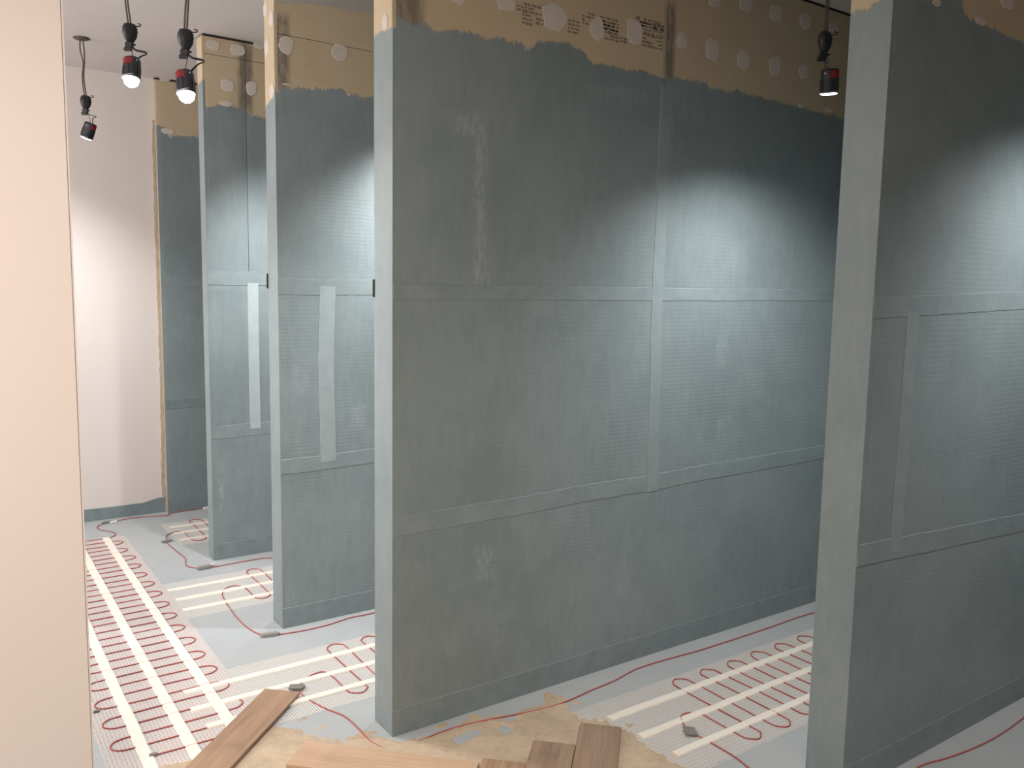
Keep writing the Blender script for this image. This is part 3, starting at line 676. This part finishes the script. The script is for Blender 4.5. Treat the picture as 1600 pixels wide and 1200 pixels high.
# ------------------------------------------------------------------ hanging spotlights
def frame_to(z_axis, ref):
    z = Vector(z_axis).normalized(); x = Vector(ref) - z * Vector(ref).dot(z); x.normalize(); y = z.cross(x)
    return Matrix(((x.x, y.x, z.x, 0), (x.y, y.y, z.y, 0), (x.z, y.z, z.z, 0), (0, 0, 0, 1)))
CAMR = Vector((RT.x, RT.y, 0)).normalized()                # sideways in the room as seen from the doorway
def spotlight(label, rose, block, body, aim, power, loop=0.045, lens_bulge=0.006, size=140, blend=1.0, red=-1, spin=0.0, group='hanging spotlights', twin=True):
    rose, block, body, aim = Vector(rose), Vector(block), Vector(body), Vector(aim).normalized()
    root = empty('hanging_spotlight', rose); tag(root, label, 'spotlight', group)
    def rel(v): return Vector(v) - rose
    # ceiling rose with a hanging hook
    obj('ceiling_rose', lathe(bmesh.new(), [(0.030, 0.0), (0.041, -0.001), (0.041, -0.005), (0.034, -0.009), (0.012, -0.011), (0.010, -0.011)], 24), M_ROSE, root, True)
    top = Vector((0, 0, -0.008)); b = rel(block); bt = b + Vector((0, 0, 0.036))
    # twin cord from the rose down to the block
    side = CAMR * 0.006
    for k in (1, -1):
        pts = [top + side * k * 1.2, top.lerp(bt, 0.2) + side * k * 1.8 + Vector((0, 0, -0.0)), top.lerp(bt, 0.42) + CAMR * 0.004 + side * k * .5, top.lerp(bt, 0.7) - CAMR * 0.006 + side * k * 0.7, bt + side * k * 0.8 - Vector((0, 0, .01))]
        obj('cord', T(pts, 0.0034, 6, 6), M_GREYW, root, True)
    # egg-shaped terminal block with a screw tab, then its cord clamp
    bl = bmesh.new()
    lathe(bl, [(0.008, 0.036), (0.020, 0.033), (0.0265, 0.020), (0.0275, 0.004), (0.024, -0.014), (0.016, -0.028), (0.011, -0.034), (0.004, -0.034)], 18, Matrix.Translation(b) @ Matrix.Rotation(spin, 4, 'Z') @ Matrix.Diagonal((1, 0.72, 1, 1)), 2.6)
    jb = obj('terminal_block', bl, M_BLACK, root, True)
    tb = bmesh.new(); q = b + CAMR * 0.030 + Vector((0, 0, 0.026))
    tube(tb, smoothpath([b + CAMR * 0.018 + Vector((0, 0, .026)), q + CAMR * .008, q + CAMR * .012 + Vector((0, 0, .006)), q + Vector((0, 0, .010))], 4), 0.0022, 6)
    obj('screw_tab', tb, M_BLACK, jb, True)
    cl = b + Vector((0, 0, -0.046)) - CAMR * 0.004
    cb = bmesh.new(); mt = Matrix.Translation(cl) @ frame_to((0, 0, 1), CAMR)
    box(cb, -0.014, 0.014, -0.009, 0.009, -0.007, 0.013); box(cb, -0.020, 0.010, -0.007, 0.007, -0.019, -0.006); box(cb, 0.012, 0.024, -0.004, 0.004, 0.001, 0.008)
    bmesh.ops.bevel(cb, geom=list(cb.edges), offset=0.0018, segments=1, affect='EDGES'); bmesh.ops.transform(cb, matrix=mt, verts=cb.verts)
    obj('cord_clamp', cb, M_BLACK, root)
    # lamp body
    bo = rel(body); mb = frame_to(-aim, CAMR); up = -aim; mb4 = Matrix.Translation(bo) @ mb @ Matrix.Diagonal((0.88, 0.88, 1, 1))
    hd = obj('housing', lathe(bmesh.new(), [(0.022, 0.042), (0.0285, 0.0405), (0.0320, 0.036), (0.0328, 0.028), (0.0328, -0.030), (0.0338, -0.032), (0.0338, -0.040), (0.030, -0.041), (0.010, -0.041)], 28, mb4, 2.7), M_BODY, root, True)
    for p in hd.data.polygons: p.use_smooth = True
    # grooves/fins as proud ribs around the housing
    fb = bmesh.new()
    for k in range(10):
        an = 2 * PI * (k + 0.5) / 10
        e = 2.0 / 2.7; c, s = math.cos(an), math.sin(an); x = math.copysign(abs(c) ** e, c) * 0.0333; y_ = math.copysign(abs(s) ** e, s) * 0.0333
        f2 = bmesh.new(); box(f2, -0.0016, 0.0016, -0.0022, 0.0022, -0.028, 0.008)
        bmesh.ops.transform(f2, matrix=mb4 @ Matrix.Translation((x, y_, 0)) @ Matrix.Rotation(an, 4, 'Z'), verts=f2.verts)
        me = bpy.data.meshes.new('t'); f2.to_mesh(me); f2.free(); fb.from_mesh(me); bpy.data.meshes.remove(me)
    obj('cooling_fins', fb, M_BLACK, hd)
    # red label wrapped round the upper part, towards the viewer's left or right
    tocam = (Vector((0, 0, H)) - body); tc = (mb.to_3x3().transposed() @ tocam); a0 = math.atan2(tc.y, tc.x)
    an0 = a0 + red * 0.75; lb = bmesh.new(); nseg = 8; rows = []
    for k in range(nseg + 1):
        an = an0 - 0.62 + 1.24 * k / nseg; e = 2.0 / 2.7; c, s = math.cos(an), math.sin(an)
        x, y_ = math.copysign(abs(c) ** e, c) * 0.0336, math.copysign(abs(s) ** e, s) * 0.0336
        rows.append([lb.verts.new(mb4 @ Vector((x, y_, z))) for z in (0.034, 0.010)])
    for p_, q_ in zip(rows, rows[1:]): lb.faces.new((p_[0], p_[1], q_[1], q_[0]))
    bmesh.ops.solidify(lb, geom=list(lb.faces), thickness=0.0012)
    obj('red_label', lb, M_RED, hd)
    db = bmesh.new(); an = a0 - red * 0.55; e = 2.0 / 2.7; c, s = math.cos(an), math.sin(an)
    bmesh.ops.create_uvsphere(db, u_segments=8, v_segments=6, radius=0.0028, matrix=mb4 @ Matrix.Translation((math.copysign(abs(c) ** e, c) * 0.033, math.copysign(abs(s) ** e, s) * 0.033, 0.026)))
    obj('white_dot', db, M_CLIP, hd)
    # spring wire round the foot and the lit lens
    rb = bmesh.new(); tube(rb, [mb4 @ Vector((0.037 * math.cos(t), 0.037 * math.sin(t), -0.034 + 0.006 * math.sin(t + 1))) for t in [2 * PI * k / 28 for k in range(25)]], 0.0011, 5)
    obj('spring_wire', rb, M_CHROME, hd, True)
    obj('lens', lathe(bmesh.new(), [(0.010, -0.0395), (0.0325, -0.0405), (0.0325, -0.0425), (0.027, -0.0425 - lens_bulge * .6), (0.016, -0.0425 - lens_bulge * .92), (0.004, -0.0425 - lens_bulge)], 24, mb4), M_LENS, hd, True)
    # suspension wire and the kinked loop of flex into the back of the lamp
    bt2 = bo + up * 0.041
    obj('suspension_wire', T([cl + Vector((0, 0, 0)) + CAMR * 0.010, cl.lerp(bt2, .5) + CAMR * 0.006, bt2 - CAMR * 0.002], 0.0016, 6, 5), M_GREYW, root, True)
    for k in ((0, 1) if twin else (0,)):
        o_ = Vector((0, 0, 0.004 * k))
        obj('flex', T([cl + CAMR * 0.004 + o_, cl + CAMR * (loop * .45) - Vector((0, 0, .018)) + o_, cl + CAMR * loop - Vector((0, 0, .024)) + o_, cl + CAMR * (loop * 1.12) - Vector((0, 0, .029)), cl + CAMR * (loop * .75) - Vector((0, 0, .037)) - o_ * .5, bt2 + CAMR * (0.012 + .006 * k) + up * -0.004], 0.0022, 6, 5), M_BLACK, root, True)
    L = spot_light('spotlight_beam', body + aim * (0.055 + lens_bulge), aim, power, LAMP, size, blend, 0.025)
    return root
def P(px, py, z): return atdepth(px, py, z)
# far lamp, hanging over the far end of the aisle
q = gp(127, 59, CEIL); q.z = CEIL
d0 = 4.44
spotlight('black spotlight farthest down the aisle, tilted toward the white far wall', q, P(134, 160, d0), P(138.5, 204, d0), (-0.30, 0.26, -1), 65, loop=0.05, red=1, lens_bulge=0.004, twin=False)
# two lamps over the aisle that face the viewer
b_ = P(203, 52, 3.17); t_ = P(198, -40, 3.17)
spotlight('glaring spotlight over the aisle, left one of the pair facing the viewer', (b_.x - 0.012, b_.y, CEIL), b_, P(206, 108, 3.15), (-0.12, -0.25, -1), 42, loop=0.058, red=-1, lens_bulge=0.028)  # lens bulged out so its glow stands in for the glare
b_ = P(290, 62, 2.95)
spotlight('glaring spotlight in front of the third partition, right one of the pair', (b_.x + 0.06, b_.y + 0.0, CEIL), b_, P(290, 130, 2.93), (-0.02, -0.28, -1), 42, loop=0.06, red=-1, lens_bulge=0.028)  # same deep glowing lens in place of glare
# lamp between the big partition and the one nearest the viewer
b_ = P(1289, 66, 2.94)
spotlight('dim-bodied spotlight beside the partition nearest the viewer, against bare board', (b_.x + 0.045, b_.y, CEIL), b_, P(1296, 127, 2.94), (0.14, 0.10, -1), 85, loop=0.012, red=1, lens_bulge=0.004, twin=False)
# lamps in the other stalls
def stall_lamp(label, x, y, z, aim, pw, size=140):
    spotlight(label, (x, y, CEIL), (x + .01, y, z + 0.14), (x, y, z), aim, pw, red=1, lens_bulge=0.004, size=size)
stall_lamp('spotlight hidden behind the big partition, lighting the second partition', 2.0, 3.03, 2.32, (0.15, 0.53, -1), 112, 132)
stall_lamp('spotlight hidden behind the second partition, lighting the third partition', 1.39, 3.86, 2.30, (0.50, 0.50, -1), 95, 125)
stall_lamp('spotlight out of view to the right, lighting the partition nearest the viewer', 3.10, 0.85, 2.30, (0.1, 0.2, -1), 55)
